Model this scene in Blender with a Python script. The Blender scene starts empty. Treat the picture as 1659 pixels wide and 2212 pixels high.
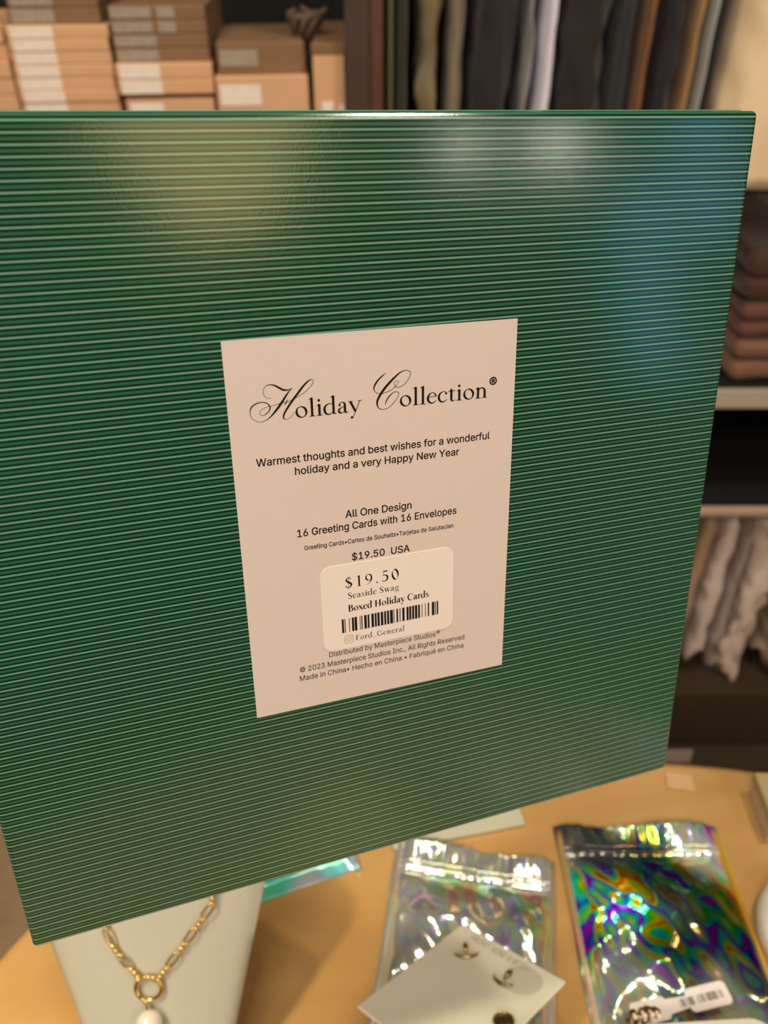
import bpy, bmesh, math, random, os
from mathutils import Vector, Matrix, noise
C = bpy.context.scene.collection
sc = bpy.context.scene
PI = math.pi
rnd = random.Random(7)

# ------------------------------------------------------------ camera
CAM_Z = 1.45
cd = bpy.data.cameras.new('camera')
cd.sensor_fit = 'HORIZONTAL'; cd.sensor_width = 36.0
cd.lens = 1721.0/1659.0*36.0
cd.clip_start = 0.01
cam = bpy.data.objects.new('camera', cd)
cam.location = (0, 0, CAM_Z)
cam.rotation_euler = (math.radians(90-37), 0, 0)
C.objects.link(cam); sc.camera = cam
cd.dof.use_dof = True
cd.dof.focus_distance = 0.215
cd.dof.aperture_fstop = 17.0

# ------------------------------------------------------------ world, light, exposure
w = bpy.data.worlds.new('world'); sc.world = w; w.use_nodes = True
w.node_tree.nodes['Background'].inputs[0].default_value = (1.0, .84, .68, 1)
w.node_tree.nodes['Background'].inputs[1].default_value = 0.15
sc.view_settings.view_transform = 'Standard'
sc.view_settings.look = 'None'
sc.view_settings.exposure = 0.0
sc.view_settings.gamma = 1.0
sc.view_settings.use_curve_mapping = False

def area(name, loc, target, size, power, col, sy=None, shape='DISK'):
    l = bpy.data.lights.new(name, 'AREA'); l.shape = shape if sy is None else 'RECTANGLE'
    l.size = size
    if sy: l.size_y = sy
    l.energy = power; l.color = col
    o = bpy.data.objects.new(name, l); o.location = loc
    d = Vector(target)-Vector(loc)
    o.rotation_euler = d.to_track_quat('-Z', 'Y').to_euler()
    C.objects.link(o); return o
WARM = (1.0, .87, .74)
area('overhead_fill', (-.5, -1.1, 2.72), (0, .2, 1.0), .9, 31, WARM, .9)  # unseen area lights added overhead to light the box and table
area('overhead_fill', (1.3, -1.3, 2.72), (0, .3, 1.0), .6, 15, (1, .84, .68), .6)
area('small_fill', (-.75, -.1, 2.65), (-.3, .15, 1.0), .10, 9, (1, .84, .58))  # small unseen lights added for the table, shelves and pouch reflections
area('small_fill', (-.45, .45, 2.7), (-.35, 1.1, 1.25), .10, 6, (1, .78, .56))
sl = bpy.data.lights.new('table_fill_spot', 'SPOT'); sl.energy = 110; sl.color = (1, .84, .58); sl.spot_size = math.radians(15); sl.spot_blend = 1.0; sl.shadow_soft_size = .14  # unseen spot added to brighten the left of the table
so = bpy.data.objects.new('table_fill_spot', sl); so.location = (-.8, -.1, 2.65); so.rotation_euler = (Vector((-.27, .10, .99))-so.location).to_track_quat('-Z', 'Y').to_euler(); C.objects.link(so)
area('small_fill', (.55, .3, 2.7), (.5, 1.1, .7), .12, 9, (1, .84, .68))
area('small_fill', (.1, .35, 2.7), (.1, .25, 1.0), .07, 1.6, (1, .9, .8))
area('small_fill', (.3, .6, 2.7), (.1, .2, 1.0), .07, 1.5, (1, .9, .8))

# ------------------------------------------------------------ materials
def new_mat(name):
    m = bpy.data.materials.new(name); m.use_nodes = True
    return m, m.node_tree, m.node_tree.nodes['Principled BSDF']
def mat(name, col, rough=.5, metal=0, spec=.5, bump=0, bscale=200, var=0, vscale=8, emit=None, estr=0, coat=0, sheen=0, alpha=1, trans=0):
    m, nt, b = new_mat(name)
    N, L = nt.nodes, nt.links
    b.inputs['Base Color'].default_value = (*col, 1)
    b.inputs['Roughness'].default_value = rough
    b.inputs['Metallic'].default_value = metal
    b.inputs['Specular IOR Level'].default_value = spec
    b.inputs['Coat Weight'].default_value = coat
    b.inputs['Sheen Weight'].default_value = sheen
    b.inputs['Alpha'].default_value = alpha
    b.inputs['Transmission Weight'].default_value = trans
    tc = N.new('ShaderNodeTexCoord')
    if bump:
        n = N.new('ShaderNodeTexNoise'); n.inputs['Scale'].default_value = bscale; n.inputs['Detail'].default_value = 4
        L.new(tc.outputs['Object'], n.inputs['Vector'])
        bp = N.new('ShaderNodeBump'); bp.inputs['Strength'].default_value = bump; bp.inputs['Distance'].default_value = .002
        L.new(n.outputs['Fac'], bp.inputs['Height']); L.new(bp.outputs['Normal'], b.inputs['Normal'])
    if var:
        n = N.new('ShaderNodeTexNoise'); n.inputs['Scale'].default_value = vscale; n.inputs['Detail'].default_value = 5
        L.new(tc.outputs['Object'], n.inputs['Vector'])
        mx = N.new('ShaderNodeMix'); mx.data_type = 'RGBA'
        mx.inputs[6].default_value = (*[c*(1-var) for c in col], 1)
        mx.inputs[7].default_value = (*[min(1, c*(1+var)) for c in col], 1)
        L.new(n.outputs['Fac'], mx.inputs[0]); L.new(mx.outputs[2], b.inputs['Base Color'])
    if emit:
        b.inputs['Emission Color'].default_value = (*emit, 1); b.inputs['Emission Strength'].default_value = estr
    return m
def mathn(nt, op, a, b=None, c=None):
    n = nt.nodes.new('ShaderNodeMath'); n.operation = op
    for i, v in enumerate((a, b, c)):
        if v is None: continue
        if isinstance(v, (int, float)): n.inputs[i].default_value = v
        else: nt.links.new(v, n.inputs[i])
    return n.outputs[0]

def stripe_mat():
    m, nt, b = new_mat('green_striped_paper'); N, L = nt.nodes, nt.links
    tc = N.new('ShaderNodeTexCoord'); sp = N.new('ShaderNodeSeparateXYZ'); L.new(tc.outputs['Object'], sp.inputs[0])
    ph = mathn(nt, 'FRACT', mathn(nt, 'DIVIDE', mathn(nt, 'ADD', sp.outputs[1], STRIPE_P*200 - STRIPE_PHASE), STRIPE_P))
    r = N.new('ShaderNodeValToRGB'); r.color_ramp.interpolation = 'LINEAR'
    e = r.color_ramp.elements
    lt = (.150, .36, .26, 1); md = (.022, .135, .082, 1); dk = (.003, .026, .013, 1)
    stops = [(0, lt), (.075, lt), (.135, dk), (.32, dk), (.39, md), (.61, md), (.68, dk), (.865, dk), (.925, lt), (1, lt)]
    e[0].position, e[0].color = stops[0]; e[1].position, e[1].color = stops[-1]
    for p, c in stops[1:-1]:
        x = e.new(p); x.color = c
    L.new(ph, r.inputs[0]); L.new(r.outputs[0], b.inputs['Base Color'])
    b.inputs['Roughness'].default_value = .15
    b.inputs['Specular IOR Level'].default_value = .5
    b.inputs['Coat Weight'].default_value = .35; b.inputs['Coat Roughness'].default_value = .14
    n = N.new('ShaderNodeTexNoise'); n.inputs['Scale'].default_value = 1400; n.inputs['Detail'].default_value = 3
    L.new(tc.outputs['Object'], n.inputs['Vector'])
    n2 = N.new('ShaderNodeTexNoise'); n2.inputs['Scale'].default_value = 14
    L.new(tc.outputs['Object'], n2.inputs['Vector'])
    h = mathn(nt, 'ADD', mathn(nt, 'MULTIPLY', n.outputs['Fac'], .04), mathn(nt, 'MULTIPLY', n2.outputs['Fac'], .12))
    bp = N.new('ShaderNodeBump'); bp.inputs['Strength'].default_value = .25; bp.inputs['Distance'].default_value = .002
    L.new(h, bp.inputs['Height']); L.new(bp.outputs['Normal'], b.inputs['Normal'])
    return m
STRIPE_P = .00224
STRIPE_PHASE = .10625

def foil_mat(name, hx, hy, sat, val, seed, rough=.13, dark=.0, sc_=20, metal=.72, hoff=0.0, span=.80):
    """metallic diffraction foil: hue follows the direction the film reflects, as on real holographic film"""
    m, nt, b = new_mat(name); N, L = nt.nodes, nt.links
    tc = N.new('ShaderNodeTexCoord'); sp = N.new('ShaderNodeSeparateXYZ'); L.new(tc.outputs['Reflection'], sp.inputs[0])
    nz = N.new('ShaderNodeTexNoise'); nz.noise_dimensions = '4D'; nz.inputs['Scale'].default_value = sc_; nz.inputs['W'].default_value = seed; nz.inputs['Detail'].default_value = 1
    L.new(tc.outputs['Object'], nz.inputs['Vector'])
    h0_ = mathn(nt, 'ADD', mathn(nt, 'ADD', mathn(nt, 'ADD', mathn(nt, 'MULTIPLY', sp.outputs[0], hx), mathn(nt, 'MULTIPLY', sp.outputs[1], hy)), mathn(nt, 'MULTIPLY', nz.outputs['Fac'], 1.7)), 5.0)
    nz2 = N.new('ShaderNodeTexNoise'); nz2.noise_dimensions = '4D'; nz2.inputs['Scale'].default_value = sc_*1.7; nz2.inputs['W'].default_value = seed+5; nz2.inputs['Detail'].default_value = 0
    L.new(tc.outputs['Object'], nz2.inputs['Vector'])
    mr = N.new('ShaderNodeMapRange'); mr.inputs[1].default_value = .38; mr.inputs[2].default_value = .6; mr.inputs[3].default_value = sat*.35; mr.inputs[4].default_value = sat
    L.new(nz2.outputs['Fac'], mr.inputs[0])
    mv = N.new('ShaderNodeMapRange'); mv.inputs[1].default_value = .43 if dark > .5 else .35; mv.inputs[2].default_value = .64; mv.inputs[3].default_value = val*(1-dark); mv.inputs[4].default_value = val
    L.new(nz.outputs['Fac'], mv.inputs[0])
    h = mathn(nt, 'ADD', mathn(nt, 'MULTIPLY', mathn(nt, 'PINGPONG', mathn(nt, 'MULTIPLY', h0_, 2.0), 1.0), span), hoff)
    hs = N.new('ShaderNodeCombineColor'); hs.mode = 'HSV'
    L.new(h, hs.inputs[0]); L.new(mr.outputs[0], hs.inputs[1]); L.new(mv.outputs[0], hs.inputs[2])
    L.new(hs.outputs[0], b.inputs['Base Color'])
    b.inputs['Metallic'].default_value = metal; b.inputs['Roughness'].default_value = rough
    return m

def table_mat():
    m, nt, b = new_mat('honey_wood'); N, L = nt.nodes, nt.links
    tc = N.new('ShaderNodeTexCoord')
    mp = N.new('ShaderNodeMapping'); mp.inputs['Scale'].default_value = (3, 14, 3); L.new(tc.outputs['Object'], mp.inputs[0])
    n = N.new('ShaderNodeTexNoise'); n.inputs['Scale'].default_value = 2.2; n.inputs['Detail'].default_value = 5; n.inputs['Distortion'].default_value = .6
    L.new(mp.outputs[0], n.inputs['Vector'])
    r = N.new('ShaderNodeValToRGB'); r.color_ramp.elements[0].position = .3; r.color_ramp.elements[1].position = .75
    r.color_ramp.elements[0].color = (.52, .305, .108, 1); r.color_ramp.elements[1].color = (.60, .37, .138, 1)
    L.new(n.outputs['Fac'], r.inputs[0]); L.new(r.outputs[0], b.inputs['Base Color'])
    b.inputs['Roughness'].default_value = .16; b.inputs['Coat Weight'].default_value = .5; b.inputs['Coat Roughness'].default_value = .08
    return m

M = dict(
    wall=mat('wall_paint', (.30, .22, .15), .8, var=.08),
    floor=mat('floor_carpet', (.46, .33, .20), .9, bump=.4, bscale=300, var=.2, vscale=25),
    ceil=mat('ceiling_paint', (.42, .36, .29), .9, var=.05),
    dark=mat('dark_stained_wood', (.030, .020, .016), .45, var=.3, vscale=20),
    post=mat('espresso_wood', (.060, .038, .030), .45, var=.2, vscale=20),
    red=mat('mahogany_wood', (.105, .042, .028), .45, var=.2, vscale=20),
    black=mat('black_back_panel', (.003, .003, .0035), .8, var=.3),
    kick=mat('brown_plinth', (.06, .04, .026), .5, var=.3, vscale=15),
    edge=mat('pale_laminate_edge', (.50, .44, .38), .45, var=.05),
    pink=mat('pinkish_laminate_edge', (.60, .46, .38), .4, var=.05),
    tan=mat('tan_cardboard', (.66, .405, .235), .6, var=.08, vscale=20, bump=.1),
    shaded_brown=mat('shaded_brown_cardboard', (.21, .125, .065), .7, var=.12, vscale=20, bump=.1),  # darker brown: shade painted on upper cartons, own colour on the lid
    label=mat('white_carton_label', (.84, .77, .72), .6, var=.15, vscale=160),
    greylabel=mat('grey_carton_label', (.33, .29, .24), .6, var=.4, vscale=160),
    tissue=mat('kraft_tissue', (.16, .11, .075), .8, var=.2),
    stripe=stripe_mat(), 
    lid=mat('plain_green_paper', (.03, .22, .10), .28, var=.25, vscale=300, coat=.3),
    paper=mat('cream_pink_paper', (.73, .655, .63), .62, var=.015, vscale=30, bump=.05, bscale=900),
    sticker=mat('white_sticker_paper', (.88, .83, .80), .5, var=.01, vscale=30),
    ink=mat('black_ink', (.006, .005, .005), .6, spec=.2),
    greyink=mat('grey_ink', (.10, .09, .085), .5),
    paleink=mat('pale_grey_ink', (.30, .27, .25), .5),
    faint=mat('faint_grey_ink', (.36, .35, .29), .6),
    table=table_mat(), rim=mat('table_edge_wood', (.60, .38, .18), .25, var=.1),
    bust=mat('cream_leatherette', (.48, .485, .41), .42, bump=.12, bscale=500, var=.02),
    card=mat('ivory_card', (.88, .88, .71), .55, var=.02, bump=.05),
    greencard=mat('pale_green_card', (.50, .52, .40), .5, var=.02),
    tray=mat('ivory_tray_leatherette', (.68, .66, .54), .4, bump=.1, bscale=500),
    gold=mat('yellow_gold', (.85, .62, .22), .18, 1),
    oldgold=mat('antique_gold', (.42, .32, .16), .22, 1, bump=.8, bscale=300),
    gem=mat('clear_stone', (.9, .85, .75), .03, 0, 1.0, coat=1),
    pearl=mat('white_pearl', (.90, .84, .74), .16, 0, .9, coat=1, sheen=.3),
    plastic=mat('clear_plastic_disc', (1.0, .98, .84), .25, 0, .4, alpha=.22, coat=.3, bump=.9, bscale=1500),
    giftbox=mat('khaki_gift_box', (.42, .34, .17), .5, var=.05),
    giftside=mat('blush_gift_box_side', (.62, .48, .36), .5, var=.05),
    seal=mat('white_round_seal', (.60, .62, .50), .5, var=.3, vscale=200),
    peach=mat('peach_reflection', (.62, .40, .20), .5), 
    foilA=foil_mat('silver_holographic_foil', 1.1, .9, .55, .98, 1.3, .12, .12, 16),
    foilB=foil_mat('dark_holographic_foil', 1.0, .8, 1.0, 1.0, 4.1, .13, .86, 17, .6),
    seamA=foil_mat('peach_foil_seam', .12, .1, .45, .95, 3.3, .15, .1, 6, .7, .04, .14),
    seamB=foil_mat('golden_foil_seam', .10, .12, .95, 1.0, 7.7, .15, .2, 6, .6, .06, .16),
    foilC=foil_mat('blue_holographic_foil', .5, .5, .85, .95, 9.7, .2, .2, 20, .55, .42, .24),
    rose=mat('amber_glow_surface', (.8, .6, .35), .8, emit=(1.0, .70, .28), estr=3.6),
    sparkle_source=mat('sparkle_glow_surface', (.9, .9, .85), .4, emit=(1.0, .92, .8), estr=60),
    streak_glow=mat('blue_streak_glow', (.1, .15, .25), .2, emit=(.24, .54, 1.0), estr=2.4),
)
# ------------------------------------------------------------ helpers
def link(o, parent=None):
    C.objects.link(o)
    if parent: o.parent = parent
    return o
def obj(name, bm, m, parent=None, smooth=False, auto=None):
    me = bpy.data.meshes.new(name); bm.normal_update(); bm.to_mesh(me); bm.free()
    for x in (m if isinstance(m, (list, tuple)) else [m]): me.materials.append(x)
    if smooth: me.shade_smooth()
    if auto: me.set_sharp_from_angle(angle=math.radians(auto))
    return link(bpy.data.objects.new(name, me), parent)
def tag(o, label=None, cat=None, group=None, kind=None):
    if label: o['label'] = label
    if cat: o['category'] = cat
    if group: o['group'] = group
    if kind: o['kind'] = kind
    return o
def thing(name, label, cat, loc=(0, 0, 0), rotz=0, group=None):
    o = bpy.data.objects.new(name, None); o.empty_display_size = .02
    o.location = loc; o.rotation_euler = (0, 0, rotz); C.objects.link(o)
    return tag(o, label, cat, group)
def box(bm, lo, hi, mt=None, bev=0, seg=2):
    c = [(a+b)/2 for a, b in zip(lo, hi)]; s = [b-a for a, b in zip(lo, hi)]
    r = bmesh.ops.create_cube(bm, size=1, matrix=Matrix.Translation(c) @ Matrix.Diagonal((*s, 1)))
    if mt is not None: bmesh.ops.transform(bm, matrix=mt, verts=r['verts'])
    if bev:
        es = list({e for v in r['verts'] for e in v.link_edges})
        bmesh.ops.bevel(bm, geom=es, offset=bev, segments=seg, affect='EDGES', profile=.5)
    return bm
def bx(lo, hi, bev=0, seg=2, mt=None): return box(bmesh.new(), lo, hi, mt, bev, seg)
def tube(bm, pts, r, n=8, closed=False, caps=True):
    pts = [Vector(p) for p in pts]; rings = []; up = Vector((0, 0, 1))
    k = len(pts)
    for i, p in enumerate(pts):
        if closed: t = (pts[(i+1) % k]-pts[i-1]).normalized()
        else: t = (pts[min(i+1, k-1)]-pts[max(i-1, 0)]).normalized()
        a = up if abs(t.z) < .95 else Vector((1, 0, 0))
        s = t.cross(a).normalized(); q = s.cross(t).normalized()
        rr = r[i] if isinstance(r, (list, tuple)) else r
        rings.append([bm.verts.new(p+s*math.cos(2*PI*j/n)*rr+q*math.sin(2*PI*j/n)*rr) for j in range(n)])
    for i in range(k if closed else k-1):
        A, B = rings[i], rings[(i+1) % k]
        for j in range(n): bm.faces.new((A[j], A[(j+1) % n], B[(j+1) % n], B[j]))
    if not closed and caps:
        bm.faces.new(rings[0][::-1]); bm.faces.new(rings[-1])
    return bm
def ball(bm, c, r, sx=1, sy=1, sz=1, n=14):
    bmesh.ops.create_uvsphere(bm, u_segments=n, v_segments=max(6, n*2//3), radius=r, matrix=Matrix.Translation(c) @ Matrix.Diagonal((sx, sy, sz, 1)))
    return bm
def prism(bm, pts, z0, z1):
    a = [bm.verts.new((x, y, z0)) for x, y in pts]; b = [bm.verts.new((x, y, z1)) for x, y in pts]
    n = len(pts)
    bm.faces.new(a[::-1]); bm.faces.new(b)
    for i in range(n): bm.faces.new((a[i], a[(i+1) % n], b[(i+1) % n], b[i]))
    return bm
def rrect(x0, y0, x1, y1, r, n=8):
    p = []
    for cx, cy, a in ((x1-r, y1-r, 0), (x0+r, y1-r, 90), (x0+r, y0+r, 180), (x1-r, y0+r, 270)):
        for i in range(n+1):
            t = math.radians(a+90*i/n); p.append((cx+r*math.cos(t), cy+r*math.sin(t)))
    return p

# ================================================================= THE SETTING
def struct(name, bm, m, parent=None, **k):
    o = obj(name, bm, m, parent, **k)
    if parent is None: o['kind'] = 'structure'
    return o
X0, X1, Y0, Y1, ZT = -2.6, 2.6, -4.2, 1.62, 2.8
struct('floor', bx((X0-.1, Y0-.1, -.06), (X1+.1, Y1+.1, 0)), M['floor'])
struct('ceiling', bx((X0-.1, Y0-.1, ZT), (X1+.1, Y1+.1, ZT+.06)), M['ceil'])
struct('wall_back', bx((X0, Y1, 0), (X1, Y1+.08, ZT)), M['wall'])
struct('wall_left', bx((X0-.08, Y0, 0), (X0, Y1, ZT)), M['wall'])
struct('wall_front', bx((X0, Y0-.08, 0), (X1, Y0, ZT)), M['wall'])
GLOW_PANELS = [(-1.38, -1.17, 1.58, 2.22), (-1.66, -1.44, 1.12, 1.86)]      # right wall with two openings added for blue streaks reflected in the box
wr_ = bmesh.new(); (a0, a1, a2, a3), (b0, b1, b2, b3) = GLOW_PANELS
box(wr_, (X1, Y0, 0), (X1+.08, b0, ZT)); box(wr_, (X1, b1, 0), (X1+.08, a0, ZT)); box(wr_, (X1, a1, 0), (X1+.08, Y1, ZT))
for y0, y1, z0, z1 in GLOW_PANELS: box(wr_, (X1, y0, 0), (X1+.08, y1, z0)); box(wr_, (X1, y0, z1), (X1+.08, y1, ZT))
struct('wall_right', wr_, M['wall'])
for k, (y0, y1, z0, z1) in enumerate(GLOW_PANELS):
    wf = bmesh.new()
    for lo, hi in (((X1-.01, y0-.03, z0-.03), (X1+.05, y0, z1+.03)), ((X1-.01, y1, z0-.03), (X1+.05, y1+.03, z1+.03)),
                   ((X1-.01, y0, z0-.03), (X1+.05, y1, z0)), ((X1-.01, y0, z1), (X1+.05, y1, z1+.03))): box(wf, lo, hi)
    glow_frame = struct('glow_panel_%d' % (k+1), wf, M['dark'])
    obj('glow_pane', bx((X1+.03, y0, z0), (X1+.04, y1, z1)), M['streak_glow'], glow_frame)
for k, (y, z, lb) in enumerate(((-2.38, 2.22, 'small round glow added as a ceiling-light sparkle, far from the blue panels'), (-1.86, 2.08, 'small round glow added as a ceiling-light sparkle, beside the lower blue panel'))):
    t = thing('sparkle_glow', lb, 'lamp', (X1-.05, y, z))  # unseen glowing dome added for a sparkle reflected in the box
    q = bmesh.new(); bmesh.ops.create_cone(q, cap_ends=True, segments=28, radius1=.07, radius2=.055, depth=.05, matrix=Matrix.Translation((.025, 0, 0)) @ Matrix.Rotation(-PI/2, 4, 'Y')); obj('housing', q, M['edge'], t)
    q = bmesh.new(); ball(q, (-.004, 0, 0), .045, .6); obj('sparkle_source', q, M['sparkle_source'], t, smooth=True)

# ---- built-in wall unit along the back (fixed joinery)
D = 1.05; DB = 1.48
unit = thing('wall_shelving_unit', 'dark wooden wall unit of shelves and hanging bays behind the green box', 'shelving', (0, D, 0))
def upart(name, lo, hi, m, bev=.001, label=None):
    o = obj(name, bx(tuple(a-b for a, b in zip(lo, (0, D, 0))), tuple(a-b for a, b in zip(hi, (0, D, 0))), bev), M[m], unit)
    if label: o['label'] = label
    return o
UX0, UX1 = -1.3, 1.35
upart('back_panel', (UX0, DB, 0), (UX1, DB+.02, 2.3), 'black')
upart('top_board', (UX0, D, 2.3), (UX1, DB+.02, 2.33), 'post')
upart('post', (-.0445, D-.006, 0), (-.017, DB, 2.3), 'post')
upart('post', (-.017, D, 0), (-.001, DB, 2.3), 'red', label='reddish mahogany strip')
upart('side_panel', (UX0-.025, D, 0), (UX0, DB+.02, 2.33), 'post')
upart('side_panel', (UX1, D, 0), (UX1+.025, DB+.02, 2.33), 'post')
upart('shelf', (UX0, D-.01, 1.175), (-.0445, DB, 1.198), 'post')
upart('shelf', (UX0, D-.01, .70), (-.0445, DB, .72), 'post')
upart('shelf', (-.001, D+.002, .858), (UX1, DB, .886), 'black')
upart('shelf_edge', (-.001, D-.006, .857), (UX1, D+.002, .887), 'edge', label='pale front edge strip')
upart('shelf', (-.001, D+.003, .660), (UX1, DB, .668), 'black')
upart('shelf_edge', (-.001, D-.006, .657), (UX1, D+.003, .669), 'pink', label='thin pinkish front edge strip')
upart('rail', (-.001, D+.01, .640), (UX1, D+.03, .656), 'edge')
upart('plinth', (UX0, D, 0), (UX1, D+.02, .205), 'kick')
upart('platform', (-.001, .80, 0), (UX1, D-.001, .05), 'kick', .006, label='low dark platform')
upart('bottom_board', (UX0, D+.02, .18), (UX1, DB, .205), 'kick')
hr = bmesh.new(); tube(hr, [(-.0, .19, 1.92), (UX1, .19, 1.92)], .012, 10)
obj('hanging_rail', hr, M['oldgold'], unit)

# lamp and shade added for the amber glow reflected in the glossy box
pl = thing('amber_glow_cone', 'glowing cone added behind the camera for the amber reflection', 'lamp', (1.30, -2.35, 2.17))
sh = bmesh.new(); bmesh.ops.create_cone(sh, cap_ends=False, segments=40, radius1=.20, radius2=.44, depth=.48)
for v in sh.verts: v.co.x *= 1
obj('glow_shell', sh, M['rose'], pl, smooth=True)
cb = bmesh.new(); tube(cb, [(0, 0, .1), (0, 0, ZT-2.17)], .004, 6); obj('cord', cb, M['black'], pl)
rs = bmesh.new(); tube(rs, [(0, 0, ZT-2.17-.03), (0, 0, ZT-2.17)], .05, 20); obj('ceiling_rose', rs, M['post'], pl)

# ================================================================= ROUND TABLE
TZ = .99
tb = thing('display_table', 'rounded honey coloured glossy wooden table holding the jewellery', 'table', (.1055, -.049, 0))
prof = [(0, TZ), (.972, TZ), (.986, TZ-.002), (.996, TZ-.007), (1.0, TZ-.014), (.996, TZ-.021), (.98, TZ-.028), (0, TZ-.028)]
def lathe(bm, prof, n=96, ax=1.0, ay=1.0, ex=2.0):
    rings = []
    for r, z in prof:
        if r == 0: rings.append([bm.verts.new((0, 0, z))])
        else:
            q = []
            for j in range(n):
                c, s_ = math.cos(2*PI*j/n), math.sin(2*PI*j/n)
                q.append(bm.verts.new((r*ax*math.copysign(abs(c)**(2/ex), c), r*ay*math.copysign(abs(s_)**(2/ex), s_), z)))
            rings.append(q)
    for A, B in zip(rings, rings[1:]):
        if len(A) == 1 and len(B) == 1: continue
        for j in range(n):
            k = (j+1) % n
            if len(A) == 1: bm.faces.new((A[0], B[k], B[j]))
            elif len(B) == 1: bm.faces.new((A[j], A[k], B[0]))
            else: bm.faces.new((A[j], A[k], B[k], B[j]))
    bmesh.ops.recalc_face_normals(bm, faces=bm.faces)
    return bm
obj('tabletop', lathe(bmesh.new(), prof, 160, .36, .385, 3.0), M['table'], tb, smooth=True, auto=35)
obj('pedestal', lathe(bmesh.new(), [(0, TZ-.0285), (.09, TZ-.0285), (.06, TZ-.08), (.045, .5), (.05, .12), (.09, .06), (0, .06)], 32), M['dark'], tb, smooth=True, auto=40)
obj('base', lathe(bmesh.new(), [(0, .0595), (.24, .0595), (.27, .03), (.27, 0), (0, 0)], 48), M['dark'], tb, smooth=True, auto=40)

# ================================================================= CARTONS ON THE SHELF
def carton(name, lbl, x0, x1, z0, z1, m, dy=0, rot=0, lab=None, labm='label', depth=.2, group=None, lid=0):
    """box with its foot at the front-left corner; lab = (u0,u1,v0,v1) fractions of the front face"""
    wd = x1-x0; h = z1-z0
    t = thing(name, lbl, 'box', (x0, D+.012+dy, z0), math.radians(rot), group)
    obj('carton_body', bx((0, 0, 0), (wd, depth, h-lid), .0016), M[m], t)
    if lid: obj('lid', bx((-.0012, -.0012, h-lid), (wd+.0012, depth+.0012, h), .0012), M['shaded_brown'], t)
    for L in (lab or []):
        obj('label', bx((wd*L[0], -.0007 - (.0012 if lid else 0), h*L[2]), (wd*L[1], .0004, h*L[3])), M[labm], t)
    return t
ORD = ['first', 'second', 'third', 'fourth', 'fifth', 'sixth', 'seventh', 'eighth', 'ninth', 'tenth', 'eleventh']
# leftmost pile, cut by the frame
z = 1.2
for k in range(8):
    h = .0182; dark = False
    carton('slim_carton', 'slim tan carton in the pile cut by the left frame edge, %s from the bottom' % ORD[k], -.58, -.4405+rnd.uniform(-.002, .002), z, z+h, 'tan', rnd.uniform(0, .004), 3, None, group='slim cartons in the leftmost pile'); z += h
# second pile: ten tan, then darker ones
z = 1.2
for k in range(11):
    h = .01325
    carton('slim_carton', 'slim tan carton with white end label in the tall second pile, %s from the bottom' % ORD[k], -.4365+rnd.uniform(-.0015, .0015), -.3205+rnd.uniform(-.002, .002), z, z+h, 'tan', rnd.uniform(0, .003), 3.5,
           [(.05, .46, .06, .94)], group='tan cartons in the second pile'); z += h
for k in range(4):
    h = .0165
    carton('slim_carton', 'shade-darkened brown carton topping the second pile, %s dark one from below' % ORD[k], -.432+rnd.uniform(-.0015, .0015), -.328, z, z+h, 'shaded_brown', .012, 3.5,
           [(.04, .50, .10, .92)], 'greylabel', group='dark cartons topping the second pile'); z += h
# third pile
z = 1.2
carton('shoe_carton', 'tan carton at the bottom of the third pile, label inset', -.312, -.2055, z, z+.070, 'tan', .004, 3.5, [(.05, .42, .1, .93)]); z += .0745
for k in range(2):
    carton('slim_carton', ['lower', 'upper'][k]+' of two light tan white-labelled cartons midway up the third pile', -.3165, -.2035, z, z+.0165, 'tan', 0, 4, [(.04, .46, .06, .96)]); z += .0165
ys = ['lowest', 'second', 'third', 'topmost']
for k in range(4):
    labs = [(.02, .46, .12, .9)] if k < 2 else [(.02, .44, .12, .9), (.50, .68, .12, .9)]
    carton('slim_carton', ys[k]+' of the shade-darkened brown cartons topping the third pile', -.3165, -.2065, z, z+.0142, 'shaded_brown', .012, 4, labs, 'greylabel'); z += .0142
# fourth pile
z = 1.2
carton('shoe_carton', 'wide tan carton under the shelf pile right of centre, bottom of its stack', -.199, -.089, z, z+.0525, 'tan', .004, 5); z += .053
carton('shoe_carton', 'wide light tan carton with a broad white label in the fourth pile', -.2, -.0905, z, z+.041, 'tan', 0, 5, [(.04, .48, .25, .78)]); z += .041
carton('shoe_carton', 'dark brown carton with grey label tilted on top of the fourth pile', -.197, -.0935, z, z+.033, 'shaded_brown', .010, 8, [(.03, .46, .28, .80)], 'greylabel')
cp = bmesh.new()
for i in range(9):
    a = i*.7; tube(cp, [(-.098+.012*math.cos(a), D+.10+.012*math.sin(a), 1.325), (-.096+.02*math.cos(a+.6), D+.10+.016*math.sin(a+.6), 1.348), (-.094+.024*math.cos(a+1.3), D+.1+.018*math.sin(a+1.3), 1.352+.005*math.sin(3*a))], [.004, .005, .002], 6)
tag(obj('packing_tissue', cp, M['tissue'], smooth=True), 'crumpled brown packing tissue behind the fourth pile of cartons', 'paper')
# narrow upright carton beside the post
carton('upright_carton', 'narrow upright tan carton with darker lid beside the dark post', -.084, -.0465, 1.2, 1.328, 'tan', .002, 0, [(.25, .62, .41, .52), (.8, .97, .41, .50)], depth=.24, lid=.011)

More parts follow.
